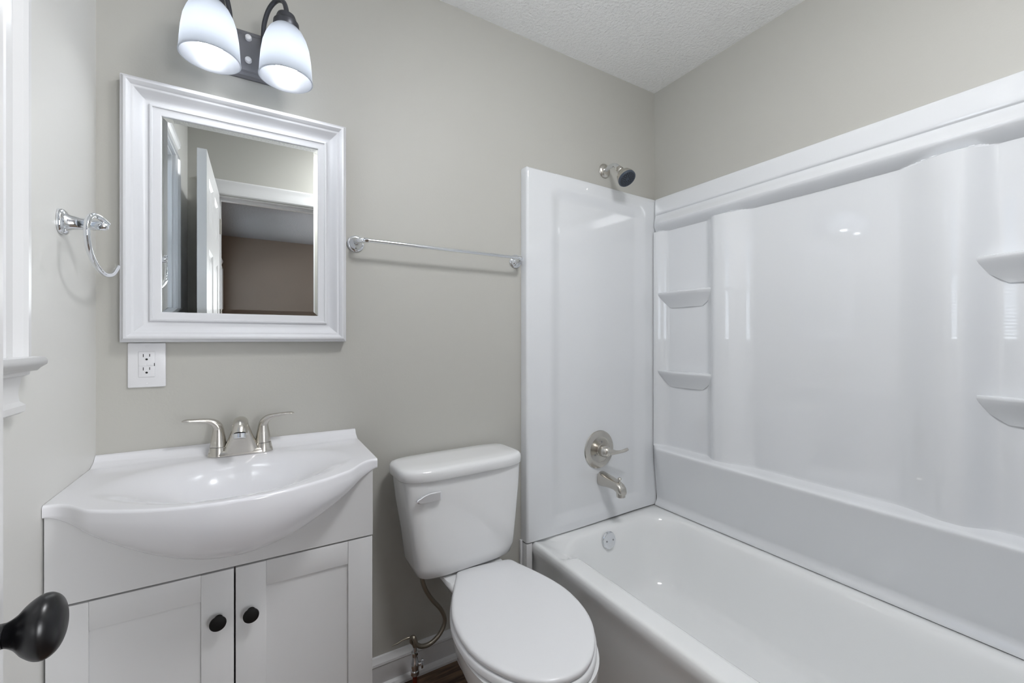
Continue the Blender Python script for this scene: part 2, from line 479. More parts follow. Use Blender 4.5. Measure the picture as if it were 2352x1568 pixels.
# ------------------------------------------------------------------ vanity light
lf = empty('vanity_light', (.333, 0, 2.0), 'two-arm dark grey wall light with lit frosted bell shades above the mirror', 'wall light')
bm = bmesh.new()
pl = []
for ins, h in ((0, 0), (0, .006), (.006, .012), (.014, .013), (.018, .018), (.024, .020)):
    x0, x1, z0, z1 = .205+ins, .455-ins, 1.938+ins, 2.076-ins
    c = max(.030-ins, .008)
    ring = []
    for cx, cz, a0 in ((x1-c, z1-c, 0), (x0+c, z1-c, 90), (x0+c, z0+c, 180), (x1-c, z0+c, 270)):
        for k in range(7):
            a = math.radians(a0+15*k); ring.append(Vector((cx+c*math.cos(a), -.0005-h, cz+c*math.sin(a))))
    pl.append(ring)
loft(bm, pl)
obj('backplate', bm, 'plate_grey', lf, 30)
for z in (2.048, 1.984):
    bm = bmesh.new(); lathe(bm, [(.0085, 0), (.0085, .006), (.0068, .010), (.003, .0115)], (.328, -.0205, z), (0, -1, 0), 24)
    tag(obj('cap_nut', bm, 'outlet', lf), 'pale round cap nut')
SH = [(.022, .146), (.030, .142), (.041, .130), (.050, .112), (.057, .090), (.0615, .060), (.064, .030), (.0655, .006), (.067, .0)]
for sx in (.248, .419):
    sy, sz = -.140, 1.895
    bm = bmesh.new()
    inn = [(r-.0030, h+(.0 if h > .001 else .0)) for r, h in SH]
    full = [(r, h) for r, h in SH]+[(SH[-1][0]-.0030, -.001)]+[(r-.0032, max(h-.001, .0)) for r, h in SH[::-1][1:]]
    lathe(bm, full, (sx, sy, sz), (0, 0, 1), 56, False, False)
    tag(obj('shade', bm, 'frosted', lf, 60), 'frosted white glass bell shade')
    bm = bmesh.new()
    lathe(bm, [(.012, .110), (.013, .092), (.017, .078), (.023, .062), (.0265, .046), (.0265, .034), (.0235, .021), (.016, .012), (.008, .0085), (.001, .0075)], (sx, sy, sz), (0, 0, 1), 36)
    tag(obj('bulb', bm, 'bulb', lf, 60), 'glowing white bulb')
    bm = bmesh.new()
    lathe(bm, [(.017, .112), (.019, .144), (.031, .140), (.0325, .146), (.0315, .156), (.026, .160), (.0245, .163), (.025, .168), (.022, .176), (.014, .180), (.0075, .182)], (sx, sy, sz), (0, 0, 1), 40)
    obj('socket_cup', bm, 'bronze', lf, 40)
    bm = bmesh.new()
    wx = sx+(.038 if sx < .33 else -.054); dx_ = sx-wx
    tube(bm, [(wx, -.018, 2.030), (wx, -.030, 2.062), (wx+dx_*.06, -.045, 2.095), (wx+dx_*.28, -.068, 2.124), (wx+dx_*.60, -.096, 2.134), (wx+dx_*.88, -.124, 2.118), (sx, -.138, 2.090), (sx, -.140, 2.068)], .0062, 14, 8)
    obj('arm', bm, 'bronze', lf, 60)

# ------------------------------------------------------------------ outlet
ou = empty('wall_outlet', (.1, 0, 1.11), 'white two-socket wall outlet with cover plate under the mirror frame', 'outlet')
obj('cover_plate', nbox(.061, .139, -.0065, -.0005, 1.052, 1.1695, .003), 'outlet', ou, 30)
dv = obj('receptacle', nbox(.083, .117, -.0085, -.0062, 1.079, 1.147, .0015), 'outlet', ou, 30)
bm = bmesh.new()
for zc in (1.130, 1.095):
    box(bm, .0925, .0940, -.0089, -.0080, zc+.002, zc+.010)
    box(bm, .1055, .1070, -.0089, -.0080, zc+.003, zc+.010)
    lathe(bm, [(.0026, 0), (.0026, .0008)], (.100, -.0082, zc-.004), (0, -1, 0), 16)
box(bm, .1150, .1164, -.0089, -.0080, 1.108, 1.116)
tag(obj('slots', bm, 'slot', dv, 0), 'dark plug slots')
bm = bmesh.new()
box(bm, .0842, .0995, -.0096, -.0082, 1.1085, 1.1155, .0006); box(bm, .1005, .1142, -.0096, -.0082, 1.1085, 1.1155, .0006)
obj('test_button', bm, 'outlet', dv, 30)
for z in (1.1605, 1.062):
    bm = bmesh.new(); lathe(bm, [(.0032, 0), (.0030, .0010), (.001, .0016)], (.100, -.0063, z), (0, -1, 0), 20)
    box(bm, .0972, .1028, -.0082, -.0078, z-.0003, z+.0003)
    obj('screw', bm, 'outlet', ou, 40)

# ------------------------------------------------------------------ towel ring
tr = empty('towel_ring', (0, -.225, 1.423), 'chrome open towel ring on the left wall beside the mirror', 'towel ring')
bm = bmesh.new()
def sup_ring(cx, cy, cz, ax, ry, rz, e=2.6, n=36):
    r = []
    for i in range(n):
        a = 2*PI*i/n; c, s = math.cos(a), math.sin(a)
        p = abs(c)**(2/e)*math.copysign(1, c); q = abs(s)**(2/e)*math.copysign(1, s)
        r.append(Vector((cx, cy+p*ry, cz+q*rz)))
    return r
rings = []
for x, ry, rz, e in ((.0005, .024, .026, 3), (.005, .024, .026, 3), (.008, .022, .024, 3), (.010, .017, .018, 3), (.018, .013, .0145, 2.6), (.030, .0105, .0125, 2.4), (.045, .0095, .0115, 2.2), (.062, .0085, .0105, 2.2), (.070, .0075, .009, 2.1), (.074, .005, .006, 2)):
    rings.append(sup_ring(x, -.223, 1.424, 0, ry, rz, e))
loft(bm, rings)
obj('post', bm, 'chrome', tr, 40)
bm = bmesh.new()
tube(bm, [(.072, -.216, 1.430), (.067, -.235, 1.4355), (.060, -.256, 1.438), (.056, -.274, 1.428), (.055, -.282, 1.408), (.055, -.279, 1.382), (.055, -.262, 1.357), (.055, -.226, 1.338), (.055, -.180, 1.327), (.055, -.140, 1.3275), (.055, -.100, 1.337), (.055, -.064, 1.358)],
     [.0045]+[.0052]*10+[.0050], 16, 8)
obj('ring', bm, 'chrome', tr, 60)

# ------------------------------------------------------------------ towel bar
tb = empty('towel_bar', (.93, 0, 1.493), 'slim chrome towel bar on the wall between mirror and shower surround', 'towel bar')
for x, s in ((.627, 1), (1.243, -1)):
    bm = bmesh.new()
    lathe(bm, [(.0265, .0005), (.0265, .005), (.024, .0075), (.020, .008), (.018, .012), (.0125, .016), (.0095, .024)], (x, 0, 1.493), (0, -1, 0), 40)
    tube(bm, [(x, -.018, 1.493), (x, -.040, 1.494), (x+s*.004, -.056, 1.494), (x+s*.014, -.066, 1.494), (x+s*.027, -.069, 1.494)], [.010, .0085, .0085, .0082, .0078], 20, 8)
    obj('bracket', bm, 'chrome', tb, 40)
bm = bmesh.new()
lathe(bm, [(.0062, 0), (.0062, .568)], (.651, -.069, 1.494), (1, 0, 0), 24)
obj('rod', bm, 'chrome', tb, 40)

# ------------------------------------------------------------------ vanity cabinet
VX0, VX1, VY, VT = .003, .613, -.311, .840
vc = empty('vanity_cabinet', (.308, 0, 0), 'white two-door vanity cabinet with shaker doors under the bowed sink', 'cabinet')
bm = bmesh.new()
yb = VY+.018
box(bm, VX0, VX0+.015, yb, -.001, 0, VT-.001); box(bm, VX1-.015, VX1, yb, -.001, 0, VT-.001)
box(bm, VX0+.015, VX1-.015, yb, -.001, .09, .105)
box(bm, VX0+.015, VX1-.015, yb+.04, yb+.052, 0, .09)
box(bm, VX0+.015, VX1-.015, yb, yb+.02, .640, .695)
box(bm, VX0+.015, VX1-.015, -.008, -.001, .105, VT-.001)
obj('body', bm, 'cabinet', vc, 0)
bm = bmesh.new()
def bz(x): return .838-.134*max(0, 1-min(1, ((x-.314)/.308)**2))**1.3
prism(bm, [(VX0, .663), (VX1, .663)]+[(x, min(VT-.001, bz(x)+.010)) for x in [VX1-(VX1-VX0)*i/60 for i in range(61)]], 'y', VY, yb)
obj('fascia_panel', bm, 'cabinet', vc, 20)
def shaker(x0, x1, z0, z1, ky, kx):
    fw, rw = .0605, .058
    bm = bmesh.new()
    box(bm, x0, x0+fw, VY, yb-.001, z0, z1, .0012); box(bm, x1-fw, x1, VY, yb-.001, z0, z1, .0012)
    for a, b in ((z0, z0+rw), (z1-rw, z1)):
        box(bm, x0+fw, x1-fw, VY+.0012, yb-.001, a, b, .0010)
    box(bm, x0+fw-.004, x1-fw+.004, VY+.0060, yb-.003, z0+rw-.004, z1-rw+.004)
    d = obj('door', bm, 'cabinet', vc, 30)
    bm = bmesh.new()
    lathe(bm, [(.0075, 0), (.0085, .002), (.0060, .006), (.0055, .011), (.0080, .015), (.0145, .018), (.0160, .021), (.0155, .0245), (.012, .0262), (.001, .0268)], (kx, VY, ky), (0, -1, 0), 32)
    tag(obj('knob', bm, 'matblack', d, 40), 'round black cabinet knob')
shaker(VX0+.001, .3055, .092, .6585, .555, .277)
shaker(.3088, VX1-.001, .092, .6585, .552, .339)

# ------------------------------------------------------------------ sink top
sk = empty('bowed_sink_top', (.312, 0, .84), 'glossy white bow-front sink top with moulded oval basin and back lip', 'sink')
SX0, SX1, SZ = -.0002+.001, .6245, .862
def bow(x):
    u = (x-.312)/.313
    return -.314-.152*max(0, (1-u*u))*sm(0, .27, 1-abs(u))
def bellyz(x):
    u = (x-.314)/.308
    return .838-.134*max(0, 1-min(1, u*u))**1.3
def basin(x, y):
    yc0, yc1 = -.088, -.445
    cy = (yc0+yc1)/2; ry = (yc0-yc1)/2
    # front edge of the basin follows the bow
    if y < cy:
        fr = min(ry, (cy-bow(x))-.016)
        q = (cy-y)/max(fr, .02)
    else: q = (y-cy)/ry
    p = abs(x-.311)/.248
    r = (p**2.25+abs(q)**2.25)**(1/2.25)
    return r
def ztop(x, y):
    r = basin(x, y)
    z = SZ-.120*(1-sm(-.25, 1.05, r))**1.05/(1-sm(-.25, 1.05, 0))**1.05
    # soft lip ahead of the back
    z += .015*(1-sm(.009, .024, -y))
    z += .009*(1-sm(.022, .050, -y))
    return z
bm = bmesh.new()
NX = 150
xs = lin(SX0, SX1, NX)
rows = []
R_ = .006
for x in xs:
    e = bow(x)
    line = [Vector((x, -.0008, .842)), Vector((x, -.0008, .8845)), Vector((x, -.003, .8860))]
    for v in lin(0, 1, 90):
        y = -.005-(v**.8)*(-.005-(e+R_))
        line.append(Vector((x, y, ztop(x, y))))
    zt = ztop(x, e+R_)
    for k in range(1, 6):
        a = k/5*PI/2
        line.append(Vector((x, e+R_-R_*math.sin(a), zt-R_+R_*math.cos(a))))
    zb = bellyz(x)
    dep = .842-zb
    line.append(Vector((x, e, .850)))
    yf = VY-.0006
    for k in range(0, 17):
        t = k/16*PI/2
        yy = yf+(e-yf)*(math.cos(t)**.85 if k < 16 else 0)
        zz = .842-dep*math.sin(t)**1.15
        line.append(Vector((x, yy, zz)))
    rows.append(line)
V = [[bm.verts.new(p) for p in r] for r in rows]
for i in range(len(V)-1):
    for j in range(len(V[0])-1):
        bm.faces.new((V[i][j], V[i+1][j], V[i+1][j+1], V[i][j+1]))
# close the ends and the underside edge
for r in (V[0], V[-1]):
    try: bm.faces.new(r)
    except Exception: pass
obj('basin_slab', bm, 'marble', sk, 50)
bm = bmesh.new(); lathe(bm, [(.022, 0), (.022, .002), (.018, .003), (.001, .001)], (.311, -.262, ztop(.311, -.262)+.0008), (0, 0, 1), 32)
tag(obj('drain', bm, 'nickel', sk), 'round metal drain')

# ------------------------------------------------------------------ sink faucet
FX, FY, FZ = .312, -.062, .8645
fa = empty('sink_faucet', (FX, FY, FZ), 'brushed nickel two-handle faucet with short spout on the sink top', 'faucet')
def stad(cx, cy, hx, hy, z, n=40, e=3.2):
    r = []
    for i in range(n):
        a = 2*PI*i/n; c, s = math.cos(a), math.sin(a)
        r.append(Vector((cx+abs(c)**(2/e)*math.copysign(hx, c), cy+abs(s)**(2/e)*math.copysign(hy, s), z)))
    return r
bm = bmesh.new()
loft(bm, [stad(FX, FY, .077, .0255, FZ-.002, e=3.6), stad(FX, FY, .077, .0255, FZ+.003, e=3.6), stad(FX, FY, .074, .023, FZ+.010, e=3.6), stad(FX, FY, .070, .020, FZ+.0125, e=3.6)])
for s in (-1, 1):
    lathe(bm, [(.0245, 0), (.0238, .004), (.0205, .019), (.0195, .0225)], (FX+s*.0525, FY, FZ), (0, 0, 1), 36)
obj('base', bm, 'nickel', fa, 40)
bm = bmesh.new()
# tapering shield-shaped column that leans forward into the spout
loft(bm, [stad(FX, FY-.002, .045, .0235, FZ+.004, e=4), stad(FX, FY-.003, .039, .0225, FZ+.020, e=4), stad(FX, FY-.006, .029, .022, FZ+.045, e=3.4),
          stad(FX, FY-.012, .0205, .022, FZ+.070, e=2.8), stad(FX, FY-.020, .0165, .021, FZ+.084, e=2.2), stad(FX, FY-.027, .013, .016, FZ+.094, e=2), stad(FX, FY-.032, .006, .008, FZ+.099, e=2)])
tube(bm, [(FX, FY-.006, FZ+.068), (FX, FY-.034, FZ+.086), (FX, FY-.064, FZ+.090), (FX, FY-.088, FZ+.082), (FX, FY-.099, FZ+.068)], [.013, .0175, .0180, .0178, .0168], 28, 8, up=(1, 0, 0))
obj('spout', bm, 'nickel', fa, 45)
bm = bmesh.new(); lathe(bm, [(.0145, -.004), (.0145, .007), (.0135, .0075), (.001, .0065)], (FX, FY-.1005, FZ+.066), (0, -.35, -1), 30)
tag(obj('aerator', bm, 'chrome', fa), 'pale ring at the spout mouth')
for s in (-1, 1):
    bm = bmesh.new()
    hx = FX+s*.0525
    lathe(bm, [(.0192, .0235), (.0190, .028), (.0165, .048), (.0140, .062), (.0122, .072)], (hx, FY, FZ), (0, 0, 1), 36)
    tube(bm, [(hx, FY, FZ+.064), (hx+s*.002, FY-.001, FZ+.078), (hx+s*.012, FY-.003, FZ+.090), (hx+s*.030, FY-.006, FZ+.096), (hx+s*.052, FY-.010, FZ+.099), (hx+s*.070, FY-.013, FZ+.1005), (hx+s*.078, FY-.014, FZ+.100)],
         [.0124, .0120, .0105, .0085, .0080, .0075, .003], 20, 8, up=(0, 1, 0), flat=[1, .97, .85, .68, .55, .45, .3])
    obj('handle', bm, 'nickel', fa, 45)

# ------------------------------------------------------------------ toilet
to = empty('toilet', (.97, -.20, 0), 'white two-piece toilet with closed oval lid between the vanity and the tub', 'toilet')
def rot2(px, py, ang, cx, cy):
    c, s = math.cos(ang), math.sin(ang)
    return cx+c*px-s*py, cy+s*px+c*py
TA = math.radians(2.2)
def tring(cx, hx, y0, y1, z, e=4.5, n=64, ef=None):
    """superellipse plan; y0 back, y1 front"""
    cy = (y0+y1)/2; hy = (y0-y1)/2; r = []
    for i in range(n):
        a = 2*PI*i/n; c, s = math.cos(a), math.sin(a)
        ee = (ef or e) if s < 0 else e
        X = abs(c)**(2/ee)*math.copysign(hx, c); Y = abs(s)**(2/ee)*math.copysign(hy, s)
        x, y = rot2(X, Y, TA, cx, cy)
        r.append(Vector((x, y, z)))
    return r
bm = bmesh.new()
TC = .944
loft(bm, [tring(.955, .134, -.045, -.160, .4125, 4), tring(.955, .160, -.035, -.178, .4155, 4.5), tring(.955, .173, -.032, -.190, .427, 5), tring(.953, .183, -.030, -.196, .460, 6),
          tring(.951, .194, -.028, -.201, .56, 6), tring(.947, .207, -.024, -.205, .66, 6), tring(.945, .214, -.022, -.206, .739, 6)])
obj('tank', bm, 'porcelain', to, 50)
bm = bmesh.new()
loft(bm, [tring(TC, .213, -.022, -.208, .7385, 5), tring(TC, .2205, -.016, -.217, .7395, 5, ef=4), tring(TC, .2240, -.014, -.221, .744, 5, ef=4), tring(TC, .2245, -.013, -.222, .762, 5, ef=4),
          tring(TC, .2230, -.014, -.220, .770, 5, ef=4), tring(TC, .2185, -.018, -.214, .7755, 5, ef=4), tring(TC, .208, -.028, -.202, .7785, 5, ef=4), tring(TC, .15, -.07, -.16, .7792, 5, ef=4)])
obj('tank_lid', bm, 'porcelain', to, 50)
# flush lever
bm = bmesh.new()
lathe(bm, [(.010, 0), (.010, .010)], (.822, -.2085, .694), (0, -1, 0), 24)
prism_pts = [(.840, .708), (.804, .708), (.786, .702), (.764, .692), (.761, .687), (.768, .681), (.800, .680), (.840, .682)]
rings = []
for y, k in ((-.2175, 1), (-.2245, 1), (-.2270, .88)):
    rings.append([Vector((.802+(p[0]-.802)*k, y+(.003 if p[0] < .79 else 0), .694+(p[1]-.694)*k)) for p in prism_pts])
loft(bm, rings)
tag(obj('flush_lever', bm, 'satin_chrome', to, 30), 'chrome flush lever at the left of the tank')
# seat and lid outline, symmetric about an axis turned 8 degrees
half = [(0, .270), (.070, .268), (.092, .262), (.102, .248), (.110, .225), (.130, .175), (.150, .120), (.165, .070), (.1745, .020), (.1765, -.030), (.173, -.080), (.162, -.130), (.142, -.178), (.112, -.225), (.076, -.262), (.038, -.283), (0, -.289)]
def outline(sc=0, n=4):
    pts = [Vector((x, y, 0)) for x, y in half]
    c = spline(pts, n)
    full = c+[Vector((-p.x, p.y, 0)) for p in c[::-1][1:-1]]
    return full
OUT = outline()
SROT = math.radians(-8)
def seat_ring(off, z, lim=None, tilt=-.05):
    """offset the outline outward by off and place it at height z"""
    m = len(OUT); r = []
    for i, p in enumerate(OUT):
        t = (OUT[(i+1) % m]-OUT[i-1]).normalized()
        nrm = Vector((-t.y, t.x, 0))
        if nrm.dot(p-Vector((0, 0, 0))) < 0: nrm = -nrm
        q = p+nrm*off
        if lim is not None: q.y = min(q.y, lim)
        x, y = rot2(q.x, q.y, SROT, .97, -.45)
        r.append(Vector((x, y, z+tilt*(y+.2))))
    return r
def shrink(k, z, tilt=-.05):
    r = []
    for p in OUT:
        x, y = rot2(p.x*k, p.y*k, SROT, .97, -.45); r.append(Vector((x, y, z+tilt*(y+.2))))
    return r
bm = bmesh.new()
loft(bm, [seat_ring(-.012, .4040), seat_ring(-.002, .4045), seat_ring(0, .408), seat_ring(0, .415), seat_ring(-.003, .4190), seat_ring(-.010, .4208), shrink(.82, .4215), shrink(.4, .4218)])
obj('lid', bm, 'plastic', to, 50)
bm = bmesh.new()
loft(bm, [seat_ring(-.014, .3800, .262), seat_ring(-.001, .3805, .262), seat_ring(.004, .384, .262), seat_ring(.004, .397, .262), seat_ring(0, .4015, .262), seat_ring(-.012, .4030, .262)])
obj('seat', bm, 'plastic', to, 50)
# bowl and pedestal
def bowl_ring(hx, yb_, yf_, z, sq=2.3, sqb=2.4, n=72, tilt=0):
    r = []
    ym = yb_+(yf_-yb_)*.45
    for i in range(n):
        a = 2*PI*i/n; c, s = math.cos(a), math.sin(a)
        if s >= 0: e = sqb; hy = yb_-ym
        else: e = sq; hy = ym-yf_
        X = abs(c)**(2/e)*math.copysign(hx, c); Y = ym+abs(s)**(2/e)*math.copysign(hy, s)
        x, y = rot2(X, Y, SROT, .97, -.45)
        r.append(Vector((x, y, z+tilt*(y+.2))))
    return r
bm = bmesh.new()
loft(bm, [bowl_ring(.112, .22, -.16, 0), bowl_ring(.114, .22, -.165, .012), bowl_ring(.104, .215, -.160, .03), bowl_ring(.090, .21, -.155, .10), bowl_ring(.092, .21, -.165, .16),
          bowl_ring(.114, .21, -.195, .21), bowl_ring(.138, .21, -.237, .26), bowl_ring(.156, .205, -.266, .305), bowl_ring(.169, .20, -.283, .340), bowl_ring(.173, .20, -.288, .362, tilt=-.05),
          bowl_ring(.175, .195, -.288, .3745, tilt=-.05), bowl_ring(.170, .19, -.283, .3785, tilt=-.05)])
# deck that carries the tank
def deck(hx, y0, y1, z):
    r = []
    for i in range(40):
        a = 2*PI*i/40; c, s = math.cos(a), math.sin(a); e = 4
        x = abs(c)**(2/e)*math.copysign(hx, c); y = (y0+y1)/2+abs(s)**(2/e)*math.copysign((y0-y1)/2, s)
        r.append(Vector((.972+x, y, z)))
    return r
loft(bm, [deck(.050, -.12, -.32, .10), deck(.050, -.12, -.33, .22), deck(.060, -.10, -.33, .30), deck(.084, -.065, -.33, .36), deck(.104, -.045, -.30, .390), deck(.112, -.043, -.26, .402), deck(.108, -.048, -.25, .4115)])
obj('bowl', bm, 'porcelain', to, 50)
for s in (-1, 1):
    x, y = rot2(s*.075, .235, SROT, .97, -.45)
    bm = bmesh.new(); lathe(bm, [(.013, .37), (.013, .380), (.010, .384)], (x, y, 0), (0, 0, 1), 20)
    obj('hinge_cap', bm, 'plastic', to)

# ------------------------------------------------------------------ water supply
sup = empty('water_supply_valve', (.802, -.08, 0), 'copper pipe stub with chrome shut-off valve rising by the skirting left of the toilet', 'valve')
bm = bmesh.new(); lathe(bm, [(.0075, 0), (.0075, .095)], (.802, -.08, 0), (0, 0, 1), 20)
tag(obj('pipe', bm, 'copper', sup), 'red-brown copper pipe')
bm = bmesh.new()
lathe(bm, [(.0105, .058), (.0115, .060), (.0115, .072), (.0095, .075), (.0095, .082), (.0110, .084), (.0110, .100), (.0095, .104), (.0085, .120), (.0095, .122), (.0095, .133), (.0060, .136), (.0055, .150)], (.802, -.08, 0), (0, 0, 1), 20)
for v in bm.verts: v.co.x = .802+(v.co.x-.802)*1.25; v.co.y = -.08+(v.co.y+.08)*1.25
lathe(bm, [(.006, 0), (.006, .020)], (.802, -.08, .092), (1, -.35, 0), 14)
obj('valve_body', bm, 'chrome', sup, 35)
bm = bmesh.new()
d = Vector((1, -.35, 0)).normalized(); c0 = Vector((.802, -.08, .092))+d*.020
lathe(bm, [(.006, -.001), (.013, .001), (.014, .004), (.012, .0075), (.004, .009)], c0, d, 22)
for v in bm.verts: v.co.z = .092+(v.co.z-.092)*1.15
tag(obj('valve_handle', bm, 'chrome', sup, 45), 'oval chrome handle')
hs = empty('supply_hose', (.802, -.08, .15), 'braided steel hose curling from the shut-off valve up to the toilet tank', 'hose')
bm = bmesh.new()
tube(bm, [(.803, -.080, .150), (.797, -.080, .164), (.788, -.084, .176), (.785, -.092, .190), (.790, -.100, .198), (.794, -.104, .192), (.800, -.106, .174), (.820, -.104, .160), (.850, -.102, .158), (.880, -.100, .174), (.898, -.100, .202), (.899, -.100, .228), (.884, -.100, .262), (.856, -.100, .300), (.834, -.100, .338), (.822, -.100, .372), (.820, -.098, .398), (.820, -.096, .412)], .0072, 14, 8)
obj('braid', bm, 'hose', hs, 60)
bm = bmesh.new(); lathe(bm, [(.011, .398), (.012, .402), (.012, .4120)], (.820, -.096, 0), (0, 0, 1), 12)
obj('coupling_nut', bm, 'outlet', hs, 30)
bm = bmesh.new()
tube(bm, [(.784, -.092, .196), (.770, -.090, .195), (.757, -.088, .193), (.744, -.087, .188), (.730, -.086, .186), (.723, -.086, .184)], [.0030, .0035, .0022, .0030, .0018, .001], 10, 6)
obj('loose_wire_end', bm, 'hose', hs, 60)

# ------------------------------------------------------------------ bathtub
tub = empty('bathtub', (1.68, -.76, 0), 'white enamelled alcove bathtub along the right wall below the shower surround', 'bathtub')
TX0, TX1, TY0, TY1, TZ = 1.303, 2.056, -.004, -1.530, .358
def rr(x0, x1, y0, y1, z, rad, n=12, push=0):
    """rounded rectangle ring, y0 back (near 0) y1 front"""
    pts = []
    for cx, cy, a0 in ((x1-rad[0], y0-rad[0], 0), (x0+rad[1], y0-rad[1], 90), (x0+rad[2], y1+rad[2], 180), (x1-rad[3], y1+rad[3], 270)):
        q = rad[[0, 90, 180, 270].index(a0)]
        for k in range(n+1):
            a = math.radians(a0+90*k/n); pts.append(Vector((cx+q*math.cos(a), cy+q*math.sin(a), z)))
        if a0 == 90:
            ye = cy
            for m_, yt in enumerate((-.10, -.14, -.17, -.185, -.195, -.205, -.215, -.225, -.24, -.27)):
                pts.append(Vector((x0, min(ye-.0015*(m_+1), yt), z)))
    return pts
def r4(a): return (a, a, a, a)
bm = bmesh.new()
o = .004
rings = [rr(TX0+.010, TX1, TY0, TY1, .0, r4(.004)), rr(TX0+.010, TX1, TY0, TY1, .25, r4(.004)), rr(TX0+.006, TX1, TY0, TY1, .30, r4(.005)), rr(TX0, TX1, TY0, TY1, .318, r4(.006)), rr(TX0, TX1, TY0, TY1, .338, r4(.008)),
         rr(TX0+.003, TX1, TY0, TY1, .350, r4(.009)), rr(TX0+.009, TX1-.001, TY0-.001, TY1+.001, .3565, r4(.012)), rr(TX0+.018, TX1-.002, TY0-.002, TY1+.002, TZ, r4(.016)),
         rr(1.372, 2.014, -.058, -1.462, TZ-.0004, (.11, .10, .12, .12)), rr(1.382, 2.004, -.070, -1.450, TZ-.0015, (.12, .11, .13, .13)),
         rr(1.3895, 1.995, -.081, -1.438, TZ-.006, (.125, .11, .13, .13)), rr(1.395, 1.988, -.090, -1.430, TZ-.017, (.13, .11, .13, .13)),
         rr(1.402, 1.980, -.100, -1.418, TZ-.05, (.13, .11, .14, .14)), rr(1.420, 1.965, -.112, -1.385, .22, (.14, .12, .15, .15)), rr(1.440, 1.948, -.124, -1.34, .14, (.14, .13, .16, .16)),
         rr(1.458, 1.930, -.136, -1.31, .095, (.14, .13, .16, .16)), rr(1.480, 1.908, -.156, -1.28, .073, (.14, .13, .16, .16)), rr(1.510, 1.878, -.19, -1.25, .065, (.13, .12, .15, .15)), rr(1.60, 1.79, -.30, -1.14, .062, r4(.08))]
for ri in range(5, 12):
    for p in rings[ri]:
        if p.x < 1.50: p.z -= .030*sm(-.222, -.190, p.y)*sm(1.305, 1.400, p.x)*(1-sm(1.40, 1.50, p.x))*(1-sm(-.07, -.02, p.y))
loft(bm, rings, False, True)
obj('shell', bm, 'enamel', tub, 50)
bm = bmesh.new()
oc = Vector((1.655, -.1055, .308)); od = Vector((0, -1, .13)).normalized()
lathe(bm, [(.036, -.004), (.0365, .002), (.034, .0055), (.028, .007), (.001, .0075)], oc, od, 40)
ov = tag(obj('overflow_plate', bm, 'chrome', tub, 40), 'round chrome overflow plate')
for s in (-1, 1):
    bm = bmesh.new()
    lathe(bm, [(.0038, 0), (.0036, .0018), (.001, .0022)], oc+od*.0068+Vector((s*.0185, 0, 0)), od, 14)
    obj('screw', bm, 'screw', ov, 40)
bm = bmesh.new(); lathe(bm, [(.030, 0), (.030, .002), (.022, .003), (.001, .001)], (1.69, -.30, .063), (0, 0, 1), 30)
tag(obj('drain', bm, 'chrome', tub), 'round chrome drain')

# ------------------------------------------------------------------ shower surround
su = empty('shower_surround', (1.7, -.3, .36), 'glossy white moulded wall panels with corner shelves around the bathtub', 'shower surround')
PZ0, PZ1 = .3605, 1.872
def endpanel(yw, sgn):
    """panel on the end wall; sgn -1 = faces -y"""
    x0, x1 = 1.2715, 2.049
    def th(x, z):
        base = .0435-(.0175)*sm(1.40, 2.03, x)
        a = sm(1.385, 1.450, x)*(1-sm(1.90, 1.975, x))
        b_ = sm(.392, .445, z)*(1-sm(1.76, 1.825, z))
        # lower edge leans like a sill
        return base-.014*a*b_
    bm = bmesh.new()
    xs = [x0+.002]+[x for x in lin(1.28, 1.46, 40)]+lin(1.48, 1.88, 12)+lin(1.89, 1.98, 24)+lin(1.99, x1, 4)
    zs = lin(PZ0+.002, .45, 30)+lin(.50, 1.70, 14)+lin(1.76, 1.83, 24)+[1.85, PZ1-.006, PZ1-.002]
    def f(x, z):
        e = 0
        e = .006*max(0, 1-(x-x0)/.006) if x < x0+.006 else 0
        if z > PZ1-.006: e = max(e, .004*(z-(PZ1-.006))/.004)
        return Vector((x, yw+sgn*(th(x, z)-e), z))
    Vv = grid(bm, f, xs, zs)
    # skirt to the wall
    def back(p): return Vector((p.x, yw+sgn*.0008, p.z))
    def edge(lst, dx, dz):
        prev = lst
        a = [bm.verts.new(Vector((v.co.x+dx, v.co.y-sgn*.004, v.co.z+dz))) for v in lst]
        b2 = [bm.verts.new(Vector((v.co.x+dx, yw+sgn*.0008, v.co.z+dz))) for v in lst]
        for p, q in ((prev, a), (a, b2)):
            for i in range(len(p)-1): bm.faces.new((p[i], p[i+1], q[i+1], q[i]))
    edge(Vv[0], -.002, 0); edge(Vv[-1], 0, 0)
    edge([r[0] for r in Vv], 0, -.0015); edge([r[-1] for r in Vv], 0, .002)
    return bm
obj('end_panel', endpanel(0, -1), 'acrylic', su, 45)
obj('end_panel', endpanel(-1.535, 1), 'acrylic', su, 45)

